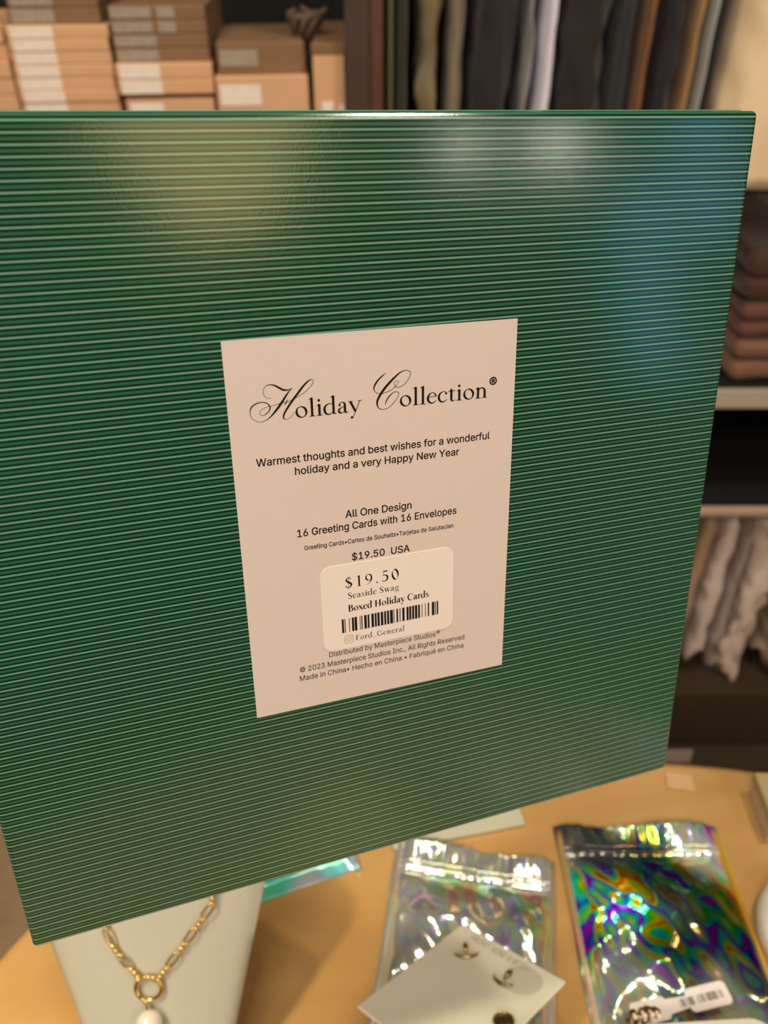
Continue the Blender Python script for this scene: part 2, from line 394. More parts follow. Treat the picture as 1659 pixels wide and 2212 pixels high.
# ================================================================= GARMENTS
def cloth(col, name, rough=.8, sheen=.3, var=.15): return mat(name, col, rough, sheen=sheen, bump=.25, bscale=500, var=var, vscale=20)
def garment(name, label, cat, x0, x1, z0, z1, m, folds=3, amp=.25, y0=D+.02, depth=.30, lean=0, seed=0, crumple=0, hem=0, hook=True, sag=0, group=None):
    """hanging garment seen edge-on: closed soft profile swept down, with vertical pleats and crumples"""
    bm = bmesh.new(); w = x1-x0; n = 44; mz = 46; rg = []
    for i in range(mz+1):
        f = i/mz; z = z1+(z0-z1)*f; ring = []
        for j in range(n):
            a = 2*PI*j/n; ca, sa = math.cos(a), math.sin(a)
            px = math.copysign(abs(ca)**.6, ca)*w/2; py = math.copysign(abs(sa)**.6, sa)*depth/2
            pl = math.sin(j*2*PI*folds/n*2+seed+1.2*math.sin(3*f+seed))
            px *= 1+amp*.35*pl*(.4+.6*f); py *= 1+.03*pl*f
            nn = noise.noise(Vector((px*60+seed*7, z*26, py*20)))
            px += crumple*nn*w; 
            tp = .55+.45*min(1, f/.10)
            py2 = y0+depth/2+py*tp-(crumple*.12*w*nn)
            zz = z
            if f > .9: zz += hem*noise.noise(Vector((px*40+seed, py*10, seed)))*(f-.9)*10
            ring.append(bm.verts.new(((x0+x1)/2+px*(.5+.5*min(1, f/.12))+lean*f+sag*math.sin(f*PI), py2, zz)))
        rg.append(ring)
    for A, B in zip(rg, rg[1:]):
        for j in range(n): bm.faces.new((A[j], A[(j+1) % n], B[(j+1) % n], B[j]))
    bm.faces.new(rg[0][::-1]); bm.faces.new(rg[-1])
    xa = min(v.co.x for v in bm.verts); xb = max(v.co.x for v in bm.verts)     # keep each garment inside its own slot on the rail
    for v in bm.verts: v.co.x = x0+(v.co.x-xa)/(xb-xa)*(x1-x0)
    bmesh.ops.recalc_face_normals(bm, faces=bm.faces)
    t = thing(name, label, cat, ((x0+x1)/2, y0+depth/2, z1), 0, group)
    bmesh.ops.translate(bm, verts=bm.verts, vec=-Vector(t.location))
    obj('fabric', bm, m, t, smooth=True)
    if hook:
        hb = bmesh.new(); r = .016; zc = 1.92-z1
        yc = (D+.19)-(y0+depth/2)
        pts = [(0, yc, -.005), (0, yc, zc-r*1.4)]
        pts += [(0, yc+r*math.sin(a), zc-r*.0-r*math.cos(a)*1.0) for a in [PI*.1*k for k in range(2, 12)]]
        tube(hb, pts, .0016, 6); obj('hanger_hook', hb, M['edge'], t)
    return t
G = {}
def gg(k, col, **kw): G[k] = cloth(col, k, **kw); return G[k]
HG = [  # x0,x1,z0,colour,label,folds,crumple
 (.001, .0125, 1.16, (.16, .13, .085), 'khaki_wool', 'thin khaki garment edge hanging against the mahogany post', 'jacket', 2, .0),
 (.013, .0305, 1.16, (.022, .020, .010), 'dark_olive_wool', 'dark olive garment hanging beside the shiny khaki one', 'jacket', 2, .1),
 (.031, .0735, 1.15, (.22, .18, .115), 'khaki_satin', 'shiny crumpled khaki satin garment on the rail', 'jacket', 3, .4),
 (.074, .0975, 1.16, (.22, .19, .125), 'sage_khaki_cotton', 'smooth pale khaki garment right of the crumpled satin', 'shirt', 3, .15),
 (.098, .1635, 1.15, (.012, .012, .016), 'charcoal_wool', 'wide charcoal garment left of the white sleeve', 'jacket', 4, .15),
 (.164, .1805, 1.19, (.27, .27, .29), 'pale_grey_cotton', 'pale grey garment tucked behind the white sleeve', 'shirt', 2, .6),
 (.181, .206, 1.15, (.70, .71, .88), 'white_cotton', 'bright white sleeve hanging between two dark garments', 'shirt', 3, .12),
 (.207, .274, 1.15, (.012, .0105, .010), 'black_brown_wool', 'wide black garment right of the white sleeve', 'jacket', 4, .15),
 (.275, .297, 1.16, (.022, .026, .034), 'slate_cotton', 'slate grey garment beside the orange brown one', 'shirt', 2, .1),
 (.298, .318, 1.15, (.20, .085, .035), 'rust_cotton', 'rust brown garment hanging between two dark ones', 'shirt', 2, .15),
 (.3185, .357, 1.15, (.010, .011, .018), 'navy_wool', 'black navy garment left of the tan one', 'jacket', 3, .15),
 (.3575, .3735, 1.15, (.36, .21, .085), 'tan_corduroy', 'tan corduroy garment hanging right of the navy one', 'trousers', 2, .2),
 (.374, .386, 1.15, (.33, .36, .36), 'pale_blue_cotton', 'thin pale blue grey garment edge beside the tan one', 'shirt', 2, .1),
 (.3865, .398, 1.15, (.022, .018, .022), 'plum_black_wool', 'thin black garment edge left of the big cream one', 'jacket', 2, .1),
]
for i, (a, b, z0, col, nm, lb, cat, fo, cr) in enumerate(HG):
    satin = 'satin' in nm
    garment('hanging_garment', lb, cat, a, b, z0, 1.70, gg(nm, col, rough=.35 if satin else .85, sheen=.0 if satin else .15), fo, .25, D+.02+.004*(i % 3), .28, 0, i*1.7, cr)
garment('hanging_garment', 'large cream garment hanging right of the box corner', 'coat', .399, .60, 1.172, 1.70, gg('cream_wool', (.82, .66, .44), sheen=.1), 2, .10, D+.0, .20, 0, 3.3, .03, .01)
garment('hanging_garment', 'dark grey brown garment showing below the cream coat', 'trousers', .47, .62, 1.10, 1.60, gg('grey_brown_wool', (.045, .034, .034)), 2, .08, D+.265, .09, .0, 5.1, .1, hook=False)
# folded stack on the pale-edged shelf
def folded(lbl, x0, x1, z0, z1, m, seed, dy=0):
    t = thing('folded_sweater', lbl, 'sweater', (x0, D+.02+dy, z0), 0)
    lay = 2; h = (z1-z0)/lay
    for k in range(lay):
        b = bx((0, 0, k*h+.0006), (x1-x0, .30, (k+1)*h-.0006), min(.012, h*.45), 4)
        bmesh.ops.subdivide_edges(b, edges=[e for e in b.edges if e.calc_length() > .05], cuts=12, use_grid_fill=True)
        for v in b.verts:
            q = noise.noise(v.co*22+Vector((seed, k, 0)))
            v.co.z += .0035*q; v.co.y += .004*q; v.co.x += .003*noise.noise(v.co*18)
        b.verts.ensure_lookup_table()
        o = obj('fold', b, m, t, smooth=True)
    return t
zz = .889
folded('tan brown folded sweater, lowest on the shelf right of the box', .515, .80, zz, zz+.062, gg('tan_knit', (.20, .095, .055)), 1.1)
folded('reddish brown folded sweater in the middle of the shelf stack', .512, .80, zz+.0665, zz+.116, gg('red_brown_knit', (.12, .048, .03)), 4.2, .004)
folded('dark rust folded sweater on top of the shelf stack', .505, .79, zz+.121, zz+.19, gg('dark_rust_knit', (.055, .018, .010)), 7.3, .008)
# lower bay: pale garments hanging under the pinkish shelf
LG = [
 (.548, .588, .235, (.46, .33, .22), 'camel_cotton', 'camel tan garment hanging leftmost under the pinkish shelf', 'trousers', 3, .15, -.004),
 (.589, .638, .262, (.76, .67, .66), 'blush_white_cotton', 'blush white garment with long folds under the pinkish shelf', 'shirt', 3, .25, .006),
 (.6385, .654, .285, (.50, .44, .42), 'shadow_grey_strip', 'narrow grey strip set in the dark gap between the two pale garments', 'shirt', 2, .4, .0),  # grey strip put in for the shade of the gap
 (.655, .735, .215, (.78, .69, .64), 'pale_linen', 'wide pale linen garment cut by the right frame edge', 'shirt', 4, .3, .0),
 (.742, .82, .235, (.40, .30, .22), 'sand_linen', 'sand linen garment outside the frame on the lower rail', 'shirt', 4, .3, .0),
]
for i, (a, b, z0, col, nm, lb, cat, fo, cr, ln) in enumerate(LG):
    garment('hanging_garment', lb, cat, a, b, z0, .640, gg(nm, col, sheen=.1), fo, .3, D+.036, .24, ln, i*2.3+.5, cr, .10, hook=False)
# small card at the foot of the wall unit
cb = thing('price_card', 'small pinkish card standing at the foot of the wall unit', 'card', (.566, D-.05, .0505))
obj('card_face', bx((0, 0, .0), (.064, .003, .034), .0005, mt=Matrix.Rotation(math.radians(-6), 4, 'X')), M['edge'], cb)
obj('foot', bx((.018, .0025, 0), (.046, .018, .004)), M['giftside'], cb)

# ================================================================= THE GREEN CARD BOX (held up by its left edge, out of frame)
bu = Vector((.94555, .32050, -.05667)); bv = Vector((-.02445, .24359, .96957)); bw = bu.cross(bv).normalized()
bv = bw.cross(bu).normalized()
BOX = thing('greeting_card_box', 'large square green striped glossy card box with a cream label, held up in front', 'box')
BOX.matrix_world = Matrix(((bu.x, bv.x, bw.x, -.00146), (bu.y, bv.y, bw.y, .171285), (bu.z, bv.z, bw.z, CAM_Z-.142579), (0, 0, 0, 1)))
H = .110
b = bx((-H, -H, -.024), (H, H, 0), .0016, 4)
obj('box_base', b, M['stripe'], BOX)
b = bx((-H-.0007, -H-.0007, -.030), (H+.0007, H+.0007, -.007), .0006, 2)
obj('box_lid', b, M['stripe'], BOX)
# label and sticker, in millimetres on the face
def flat(name, pts, z, th, m, parent, ang=0, c=(0, 0)):
    a = math.radians(ang); ca, sa = math.cos(a), math.sin(a)
    q = [((c[0]+(x-c[0])*ca-(y-c[1])*sa)/1000, (c[1]+(x-c[0])*sa+(y-c[1])*ca)/1000) for x, y in pts]
    return obj(name, prism(bmesh.new(), q, (z-th)/1000, z/1000), m, parent)
LBL = flat('paper_label', [(-37.98, -46.75), (40.05, -46.75), (40.05, 61.1), (-37.98, 61.1)], .22, .30, M['paper'], BOX, -.38, (1, 7))
STK = flat('price_sticker', rrect(-17.33, -29.3, 22.6, -2.35, 3.0), .36, .2, M['sticker'], BOX, -.25, (2.6, -16))
LBL['label'] = 'cream rectangular paper label'; STK['label'] = 'white rounded price sticker'
ZL, ZS = .24, .38

SANS = None
try:
    p = os.path.join(bpy.utils.resource_path('LOCAL'), 'datafiles', 'fonts', 'Inter.woff2')
    if os.path.exists(p): SANS = bpy.data.fonts.load(p)
except Exception: SANS = None
def text_mesh(body, font=None, wt=0.0):
    """text as flat mesh; every outer contour is filled on its own, so overlapping contours stay solid"""
    from mathutils.geometry import tessellate_polygon, interpolate_bezier
    c = bpy.data.curves.new('t', 'FONT'); c.body = body; c.size = 20
    if font: c.font = font
    o = bpy.data.objects.new('t', c); C.objects.link(o)
    bpy.context.view_layer.update()
    cu = o.to_curve(bpy.context.evaluated_depsgraph_get())
    loops = []
    for sp in cu.splines:
        P_ = sp.bezier_points; n = len(P_); L = []
        for k in range(n):
            a, b_ = P_[k], P_[(k+1) % n]
            straight = (a.handle_right-a.co).length < 1e-5 and (b_.handle_left-b_.co).length < 1e-5 or a.handle_right_type == 'VECTOR' and b_.handle_left_type == 'VECTOR'
            q = [a.co] if straight else interpolate_bezier(a.co, a.handle_right, b_.handle_left, b_.co, 5)[:-1]
            for v in q:
                v = Vector((v[0], v[1], 0))
                if not L or (v-L[-1]).length > 1e-4: L.append(v)
        if len(L) > 2 and (L[0]-L[-1]).length < 1e-4: L.pop()
        if len(L) > 2: loops.append(L)
    o.to_curve_clear(); bpy.data.objects.remove(o); bpy.data.curves.remove(c)
    ar = [sum(p.x*q.y-q.x*p.y for p, q in zip(L, L[1:]+L[:1]))/2 for L in loops]
    big = max(ar, key=abs); outs = [k for k in range(len(loops)) if ar[k]*big > 0]; holes = [k for k in range(len(loops)) if ar[k]*big < 0]
    def inside(p, L):
        r = False
        for a, b_ in zip(L, L[1:]+L[:1]):
            if (a.y > p.y) != (b_.y > p.y) and p.x < (b_.x-a.x)*(p.y-a.y)/(b_.y-a.y)+a.x: r = not r
        return r
    own = {k: [] for k in outs}
    for h in holes:
        cand = [k for k in outs if inside(loops[h][0], loops[k])]
        if cand: own[min(cand, key=lambda k: abs(ar[k]))].append(h)
    vs, fs = [], []
    for k in outs:
        polys = [loops[k]]+[loops[h] for h in own[k]]
        base = len(vs)
        for L in polys: vs += [tuple(v) for v in L]
        fs += [tuple(base+i_ for i_ in t_) for t_ in tessellate_polygon(polys)]
        if wt:
            for L in polys:
                n = len(L)
                for i_ in range(n):
                    a, b_ = L[i_], L[(i_+1) % n]; d = (b_-a)
                    if d.length < 1e-6: continue
                    d.normalize(); s_ = Vector((-d.y, d.x, 0))*wt/2; e_ = d*wt*.3
                    q = len(vs); vs += [tuple(a-s_-e_), tuple(b_-s_+e_), tuple(b_+s_+e_), tuple(a+s_-e_)]; fs.append((q, q+1, q+2, q+3))
    me = bpy.data.meshes.new('text'); me.from_pydata(vs, [], fs); me.update()
    return me
_h = text_mesh('H', SANS); CAPR = max(v.co.y for v in _h.vertices)-min(v.co.y for v in _h.vertices); bpy.data.meshes.remove(_h)
def sans(name, body, A, B, cap, z, m, parent, lab=None, wt=.45):
    me = text_mesh(body, SANS, wt)
    xs = [v.co.x for v in me.vertices]; x0, x1 = min(xs), max(xs)
    ln = math.dist(A, B); sx = ln/(x1-x0); sy = cap/CAPR if cap else sx
    y0 = 0 if cap else min(v.co.y for v in me.vertices)
    dx, dy = (B[0]-A[0])/ln, (B[1]-A[1])/ln
    for v in me.vertices:
        x = (v.co.x-x0)*sx; y = (v.co.y-y0)*sy
        v.co = ((A[0]+x*dx-y*dy)/1000, (A[1]+x*dy+y*dx)/1000, z/1000)
    me.name = name; me.materials.clear(); me.materials.append(m)
    o = link(bpy.data.objects.new(name, me), parent)
    if lab: o['label'] = lab
    return o
S = 'printed_line'
sans(S, 'Warmest thoughts and best wishes for a wonderful', (-31.95, 29.29), (33.17, 28.54), 2.02, ZL, M['ink'], LBL)
sans(S, 'holiday and a very Happy New Year', (-22.17, 25.76), (24.01, 25.05), 2.02, ZL, M['ink'], LBL)
sans(S, 'All One Design', (-9.25, 11.55), (9.85, 11.30), 2.1, ZL, M['ink'], LBL)
sans(S, '16 Greeting Cards with 16 Envelopes', (-22.78, 8.1), (23.41, 7.60), 2.1, ZL, M['ink'], LBL)
sans(S, 'Greeting Cards\u2022Cartes de Souhaits\u2022Tarjetas de Salutacian', (-21.13, 3.95), (22.48, 3.40), 1.32, ZL, M['ink'], LBL)
sans(S, '$19.50  USA', (-7.99, -1.48), (9.14, -1.72), 2.1, ZL, M['ink'], LBL)
sans(S, 'Distributed by Masterpiece Studios', (-16.03, -31.15), (17.07, -31.50), 1.62, ZL, M['greyink'], LBL)
sans('registered_mark', '\u00ae', (17.3, -30.7), (18.4, -30.71), None, ZL, M['greyink'], LBL)
sans(S, '\u00a9 2023 Masterpiece Studios Inc., All Rights Reserved', (-24.87, -34.21), (26.53, -34.60), 1.66, ZL, M['greyink'], LBL)
sans(S, 'Made in China\u2022 Hecho en China \u2022 Fabriqu\u00e9 en China', (-25.07, -37.13), (26.27, -37.51), 1.66, ZL, M['greyink'], LBL)
sans('registered_mark', '\u00ae', (32.6, 43.65), (34.85, 43.63), None, ZL, M['ink'], LBL)

# ---- calligraphic and roman lettering drawn as pen strokes of varying width
def cr(pts, n=6):
    if len(pts) == 2: return pts
    out = []
    for i in range(len(pts)-1):
        p0 = pts[max(i-1, 0)]; p1 = pts[i]; p2 = pts[i+1]; p3 = pts[min(i+2, len(pts)-1)]
        for k in range(n):
            t = k/n
            out.append(tuple(.5*((2*p1[d])+(-p0[d]+p2[d])*t+(2*p0[d]-5*p1[d]+4*p2[d]-p3[d])*t*t+(-p0[d]+3*p1[d]-3*p2[d]+p3[d])*t**3) for d in range(3)))
    out.append(pts[-1]); return out
def pen(bm, pts, f, n=6):
    q = cr(pts, n); L = []; R = []
    for i, (x, y, w_) in enumerate(q):
        a = q[max(i-1, 0)]; b_ = q[min(i+1, len(q)-1)]
        dx, dy = b_[0]-a[0], b_[1]-a[1]; l = math.hypot(dx, dy) or 1; w_ = max(w_, .01)/2
        L.append(bm.verts.new(f(x-dy/l*w_, y+dx/l*w_))); R.append(bm.verts.new(f(x+dy/l*w_, y-dx/l*w_)))
    for i in range(len(q)-1): bm.faces.new((R[i], R[i+1], L[i+1], L[i]))
def fan(bm, cx, cy, rx, ry, f, n=14):
    c = bm.verts.new(f(cx, cy)); v = [bm.verts.new(f(cx+rx*math.cos(2*PI*i/n), cy+ry*math.sin(2*PI*i/n))) for i in range(n)]
    for i in range(n): bm.faces.new((c, v[i], v[(i+1) % n]))
def ringg(bm, cx, cy, rx, ry, ix, iy, f, n=28, tilt=.25):
    A = [bm.verts.new(f(cx+rx*math.cos(2*PI*i/n), cy+ry*math.sin(2*PI*i/n))) for i in range(n)]
    B = []
    for i in range(n):
        x, y = ix*math.cos(2*PI*i/n), iy*math.sin(2*PI*i/n)
        B.append(bm.verts.new(f(cx+x*math.cos(tilt)-y*math.sin(tilt), cy+x*math.sin(tilt)+y*math.cos(tilt))))
    for i in range(n): bm.faces.new((A[i], A[(i+1) % n], B[(i+1) % n], B[i]))
SCRIPT_H = [[(-26.71, 46.57, 0.09), (-27.59, 46.61, 0.11), (-28.32, 47.18, 0.11), (-28.64, 48.2, 0.13), (-28.4, 49.15, 0.13), (-27.61, 49.85, 0.17), (-26.54, 49.93, 0.26), (-25.68, 49.65, 0.39), (-24.75, 49.06, 0.48), (-23.63, 48.35, 0.48), (-22.66, 48.19, 0.35), (-21.86, 48.36, 0.17), (-21.25, 48.6, 0.06)], [(-21.29, 48.54, 0.06), (-22.09, 47.9, 0.26), (-22.95, 46.9, 0.43), (-23.83, 45.7, 0.56), (-24.92, 44.33, 0.6), (-26.0, 43.15, 0.52), (-27.07, 42.07, 0.35), (-28.33, 41.21, 0.19), (-29.73, 40.83, 0.13), (-31.07, 41.23, 0.13), (-31.96, 42.14, 0.13), (-32.29, 43.27, 0.17), (-32.05, 44.44, 0.3), (-31.3, 45.24, 0.3), (-30.19, 45.71, 0.26), (-28.92, 45.77, 0.22), (-27.88, 45.36, 0.26), (-27.3, 44.6, 0.3), (-27.27, 43.99, 0.3), (-27.67, 43.24, 0.26), (-28.4, 42.72, 0.22), (-29.21, 42.42, 0.15), (-29.77, 42.68, 0.13), (-29.85, 43.29, 0.13), (-29.37, 43.93, 0.11), (-28.26, 44.4, 0.11), (-27.07, 44.57, 0.11), (-25.67, 44.81, 0.13), (-24.27, 45.05, 0.13), (-23.47, 45.17, 0.13), (-22.27, 45.33, 0.13), (-21.05, 45.8, 0.11), (-19.4, 46.52, 0.13), (-17.73, 47.54, 0.13), (-16.46, 48.69, 0.13), (-15.9, 49.63, 0.13), (-16.07, 50.14, 0.13), (-16.56, 50.19, 0.22), (-17.39, 49.74, 0.39), (-18.66, 48.62, 0.52), (-20.17, 46.9, 0.56), (-21.47, 45.44, 0.56), (-22.56, 44.06, 0.52), (-23.45, 42.86, 0.48), (-23.96, 41.91, 0.43), (-24.02, 41.11, 0.3), (-23.4, 40.77, 0.13), (-22.59, 40.94, 0.11), (-21.74, 41.65, 0.11), (-21.08, 42.39, 0.11)], [(-23.62, 44.52, 0.09), (-23.19, 44.94, 0.3), (-22.68, 45.78, 0.13)]]
SCRIPT_C = [[(3.4, 49.93, 0.07), (2.3, 49.27, 0.3), (1.06, 48.24, 0.44), (0.18, 47.05, 0.44), (-0.09, 46.14, 0.3), (0.25, 45.29, 0.17), (1.2, 44.76, 0.15), (2.54, 44.74, 0.15), (4.02, 45.12, 0.15), (5.13, 45.64, 0.12), (6.13, 46.55, 0.12), (6.64, 47.13, 0.12), (6.32, 47.54, 0.12), (5.78, 47.5, 0.12), (5.45, 46.97, 0.12), (5.61, 46.3, 0.15), (6.24, 45.88, 0.15), (7.23, 45.97, 0.15), (8.48, 46.66, 0.15), (9.48, 47.86, 0.15), (9.99, 48.98, 0.15), (9.75, 49.7, 0.17), (8.9, 50.07, 0.17), (7.67, 49.91, 0.25), (6.31, 49.11, 0.44), (4.56, 47.65, 0.59), (2.94, 46.06, 0.64), (1.55, 44.32, 0.64), (0.73, 42.76, 0.54), (0.74, 41.57, 0.35), (1.33, 40.72, 0.2), (2.31, 40.44, 0.15), (3.42, 40.6, 0.15), (4.67, 41.37, 0.15), (5.81, 42.56, 0.15), (6.57, 43.67, 0.15), (6.66, 44.37, 0.15), (6.1, 44.71, 0.15), (5.23, 44.64, 0.2), (4.11, 43.81, 0.3), (3.22, 42.6, 0.3), (2.85, 41.38, 0.07)]]
for nm, G_ in (('script_capital', SCRIPT_H), ('script_capital', SCRIPT_C)):
    bm = bmesh.new()
    for st in G_: pen(bm, st, lambda x, y: (x/1000, y/1000, ZL/1000), 8)
    obj(nm, bm, M['ink'], LBL)
T = .165; h_ = .055
def stem(x, y0, y1, foot=1, flag=1, w_=T):
    g = [('p', [(x, y0, w_), (x, y1-.03, w_)])]
    if flag: g += [('p', [(x-.22, y1-.13, .03), (x-.08, y1-.06, .09), (x+.02, y1-.02, .12)]), ('p', [(x, y1-.2, w_), (x+w_*.25, y1+.02, w_*.5)])]
    if foot: g += [('p', [(x-.23, y0+.03, .05), (x, y0+.04, .08), (x+.23, y0+.03, .05)])]
    return g
def sf(x, y, r=.17, w_=.055): return ('p', [(x-r, y, w_), (x+r, y, w_)])
GL = {
 'o': (1.0, [('r', .5, .49, .44, .51, .28, .44)]),
 'l': (.56, stem(.29, 0, 1.62)),
 'i': (.54, stem(.28, 0, 1.0)+[('d', .26, 1.34, .12)]),
 'd': (1.07, [('p', [(.76, .86, .06), (.5, .97, .07), (.2, .78, .13), (.12, .46, T), (.22, .14, .14), (.46, .03, .09), (.74, .2, .05)])]+stem(.80, .03, 1.62, 0)+[('p', [(.80, .05, .1), (.92, .05, .07), (1.03, .1, .04)])]),
 'a': (.88, [('d', .2, .72, .09), ('p', [(.15, .74, .09), (.25, .91, .07), (.42, .97, .08), (.57, .86, .13), (.6, .66, T), (.6, .2, T), (.66, .05, .12), (.75, .04, .07), (.88, .14, .03)]), ('p', [(.6, .6, .05), (.34, .5, .07), (.15, .34, .13), (.15, .14, .14), (.28, .04, .11), (.45, .08, .06), (.6, .2, .04)])]),
 'y': (1.02, [('p', [(.14, .96, T), (.52, .04, T)]), ('p', [(.88, .96, h_), (.52, .04, .06), (.36, -.38, .05), (.27, -.48, .09)]), ('d', .23, -.46, .11), sf(.16, .965, .19), sf(.88, .965, .16)]),
 'e': (.86, [('p', [(.14, .60, .06), (.76, .63, .06)]), ('p', [(.76, .62, .11), (.68, .86, .09), (.47, .97, .06), (.21, .80, .12), (.12, .47, T), (.23, .14, .14), (.5, .03, .09), (.80, .24, .04)])]),
 'c': (.84, [('d', .70, .78, .10), ('p', [(.72, .78, .08), (.62, .93, .06), (.46, .97, .06), (.2, .78, .13), (.12, .46, T), (.23, .14, .14), (.48, .03, .09), (.78, .22, .04)])]),
 't': (.64, [('p', [(.28, 1.22, .02), (.28, 1.0, .14), (.28, .9, T), (.28, .25, T), (.33, .06, .12), (.45, .04, .08), (.62, .12, .03)]), ('p', [(.02, .86, .03), (.16, .97, .06), (.28, 1.14, .03)]), ('p', [(.1, .945, .07), (.58, .945, .07)])]),
 'n': (1.10, stem(.26, 0, 1.0)+[('p', [(.3, .74, .05), (.46, .92, .09), (.62, .94, .1), (.76, .82, .13), (.80, .6, T), (.80, .0, T)]), sf(.80, .03, .22)]),
 'r': (.74, stem(.26, 0, 1.0)+[('p', [(.3, .70, .05), (.42, .88, .08), (.6, .92, .10)]), ('d', .62, .88, .1)]),
 's': (.70, [('p', [(.56, .78, .04), (.48, .93, .06), (.34, .97, .07), (.17, .86, .10), (.17, .68, .12), (.35, .52, .15), (.55, .34, .13), (.53, .13, .11), (.34, .03, .07), (.18, .08, .06), (.11, .24, .04)]), ('p', [(.575, .98, .04), (.575, .70, .03)]), ('p', [(.10, .30, .04), (.10, .02, .04)])]),
 'w': (1.34, [('p', [(.15, .96, T), (.46, .03, T)]), ('p', [(.72, .96, h_), (.46, .03, h_)]), ('p', [(.64, .96, T), (.95, .03, T)]), ('p', [(1.22, .96, h_), (.95, .03, h_)]), sf(.17, .965), sf(.66, .965), sf(1.21, .965, .14)]),
 'g': (.95, [('r', .42, .66, .34, .32, .2, .25), ('p', [(.28, .37, .04), (.17, .24, .06), (.22, .08, .12), (.5, .02, .14), (.78, -.08, .12), (.78, -.32, .08), (.5, -.48, .07), (.2, -.44, .08), (.08, -.28, .07), (.2, -.08, .05), (.32, .03, .05)]), ('p', [(.7, .86, .05), (.78, .93, .08), (.92, .90, .07)])]),
 'x': (.96, [('p', [(.16, .96, T), (.78, .03, T)]), ('p', [(.78, .96, h_), (.16, .03, h_)]), sf(.18, .965), sf(.78, .965), sf(.16, .03), sf(.78, .03)]),
 'S': (1.0, [('p', [(.78, 1.16, .05), (.68, 1.40, .07), (.48, 1.46, .08), (.22, 1.32, .13), (.18, 1.06, .15), (.42, .82, .19), (.76, .56, .19), (.80, .26, .14), (.58, .04, .09), (.34, .04, .07), (.15, .18, .06), (.1, .42, .04)]), ('p', [(.80, 1.48, .05), (.80, 1.10, .04)]), ('p', [(.09, .46, .04), (.11, .0, .05)])]),
 'B': (1.26, [('p', [(.34, 0, T*1.1), (.34, 1.46, T*1.1)]), sf(.3, 1.455, .24), sf(.3, .03, .24), ('p', [(.34, 1.45, .06), (.66, 1.45, .07), (.9, 1.32, .13), (.92, 1.08, .16), (.74, .84, .1), (.4, .79, .05)]), ('p', [(.4, .79, .05), (.8, .77, .09), (1.06, .58, .15), (1.06, .28, .17), (.82, .06, .09), (.34, .03, .06)])]),
 'H': (1.56, [('p', [(.34, 0, T*1.1), (.34, 1.46, T*1.1)]), ('p', [(1.2, 0, T*1.1), (1.2, 1.46, T*1.1)]), ('p', [(.34, .77, .07), (1.2, .77, .07)]), sf(.34, 1.455, .24), sf(.34, .03, .24), sf(1.2, 1.455, .24), sf(1.2, .03, .24)]),
 'C': (1.32, [('p', [(1.14, 1.10, .05), (1.02, 1.34, .07), (.76, 1.45, .08), (.40, 1.30, .13), (.18, .98, .17), (.17, .56, .18), (.38, .18, .15), (.74, .03, .09), (1.02, .13, .06), (1.18, .38, .04)]), ('p', [(1.16, 1.48, .05), (1.16, 1.06, .04)])]),
 'F': (1.12, [('p', [(.34, 0, T*1.1), (.34, 1.46, T*1.1)]), sf(.3, .03, .24), ('p', [(.08, 1.45, .06), (1.0, 1.45, .07)]), ('p', [(1.0, 1.46, .05), (1.02, 1.18, .04)]), ('p', [(.34, .78, .07), (.82, .78, .07)]), ('p', [(.82, .93, .04), (.82, .63, .04)])]),
 'G': (1.46, [('p', [(1.14, 1.10, .05), (1.02, 1.34, .07), (.76, 1.45, .08), (.40, 1.30, .13), (.18, .98, .17), (.17, .56, .18), (.38, .18, .15), (.74, .03, .09), (1.0, .08, .08), (1.18, .2, .06)]), ('p', [(1.16, 1.48, .05), (1.16, 1.06, .04)]), ('p', [(1.18, .12, T), (1.18, .62, T)]), sf(1.18, .64, .22)]),
 '_': (1.0, [('p', [(.05, -.06, .07), (.98, -.06, .07)])]),
 '$': (1.0, [('p', [(.78, 1.10, .05), (.68, 1.28, .07), (.50, 1.34, .08), (.26, 1.22, .13), (.22, 1.0, .15), (.44, .78, .2), (.74, .54, .2), (.78, .28, .14), (.58, .08, .09), (.36, .08, .07), (.19, .2, .09), (.15, .38, .06)]), ('p', [(.56, 1.58, .05), (.40, -.16, .05)])]),
 '1': (.95, [('p', [(.5, 0, T), (.5, 1.42, T)]), ('p', [(.26, 1.24, .03), (.42, 1.34, .08), (.54, 1.44, .06)]), sf(.5, .03, .22)]),
 '9': (1.0, [('r', .48, .96, .40, .46, .25, .40), ('p', [(.82, .96, T), (.80, .62, .13), (.60, .26, .08), (.22, -.02, .03)])]),
 '5': (1.0, [('p', [(.34, 1.38, .13), (.82, 1.38, .13)]), ('p', [(.34, 1.42, .05), (.28, .82, .05)]), ('p', [(.28, .80, .05), (.52, .88, .11), (.78, .66, .17), (.76, .28, .15), (.5, .05, .09), (.2, .08, .05)]), ('d', .2, .12, .07)]),
 '0': (1.08, [('r', .52, .72, .42, .74, .26, .67)]),
 '.': (.50, [('d', .25, .08, .10)]),
 ' ': (.42, []),
}
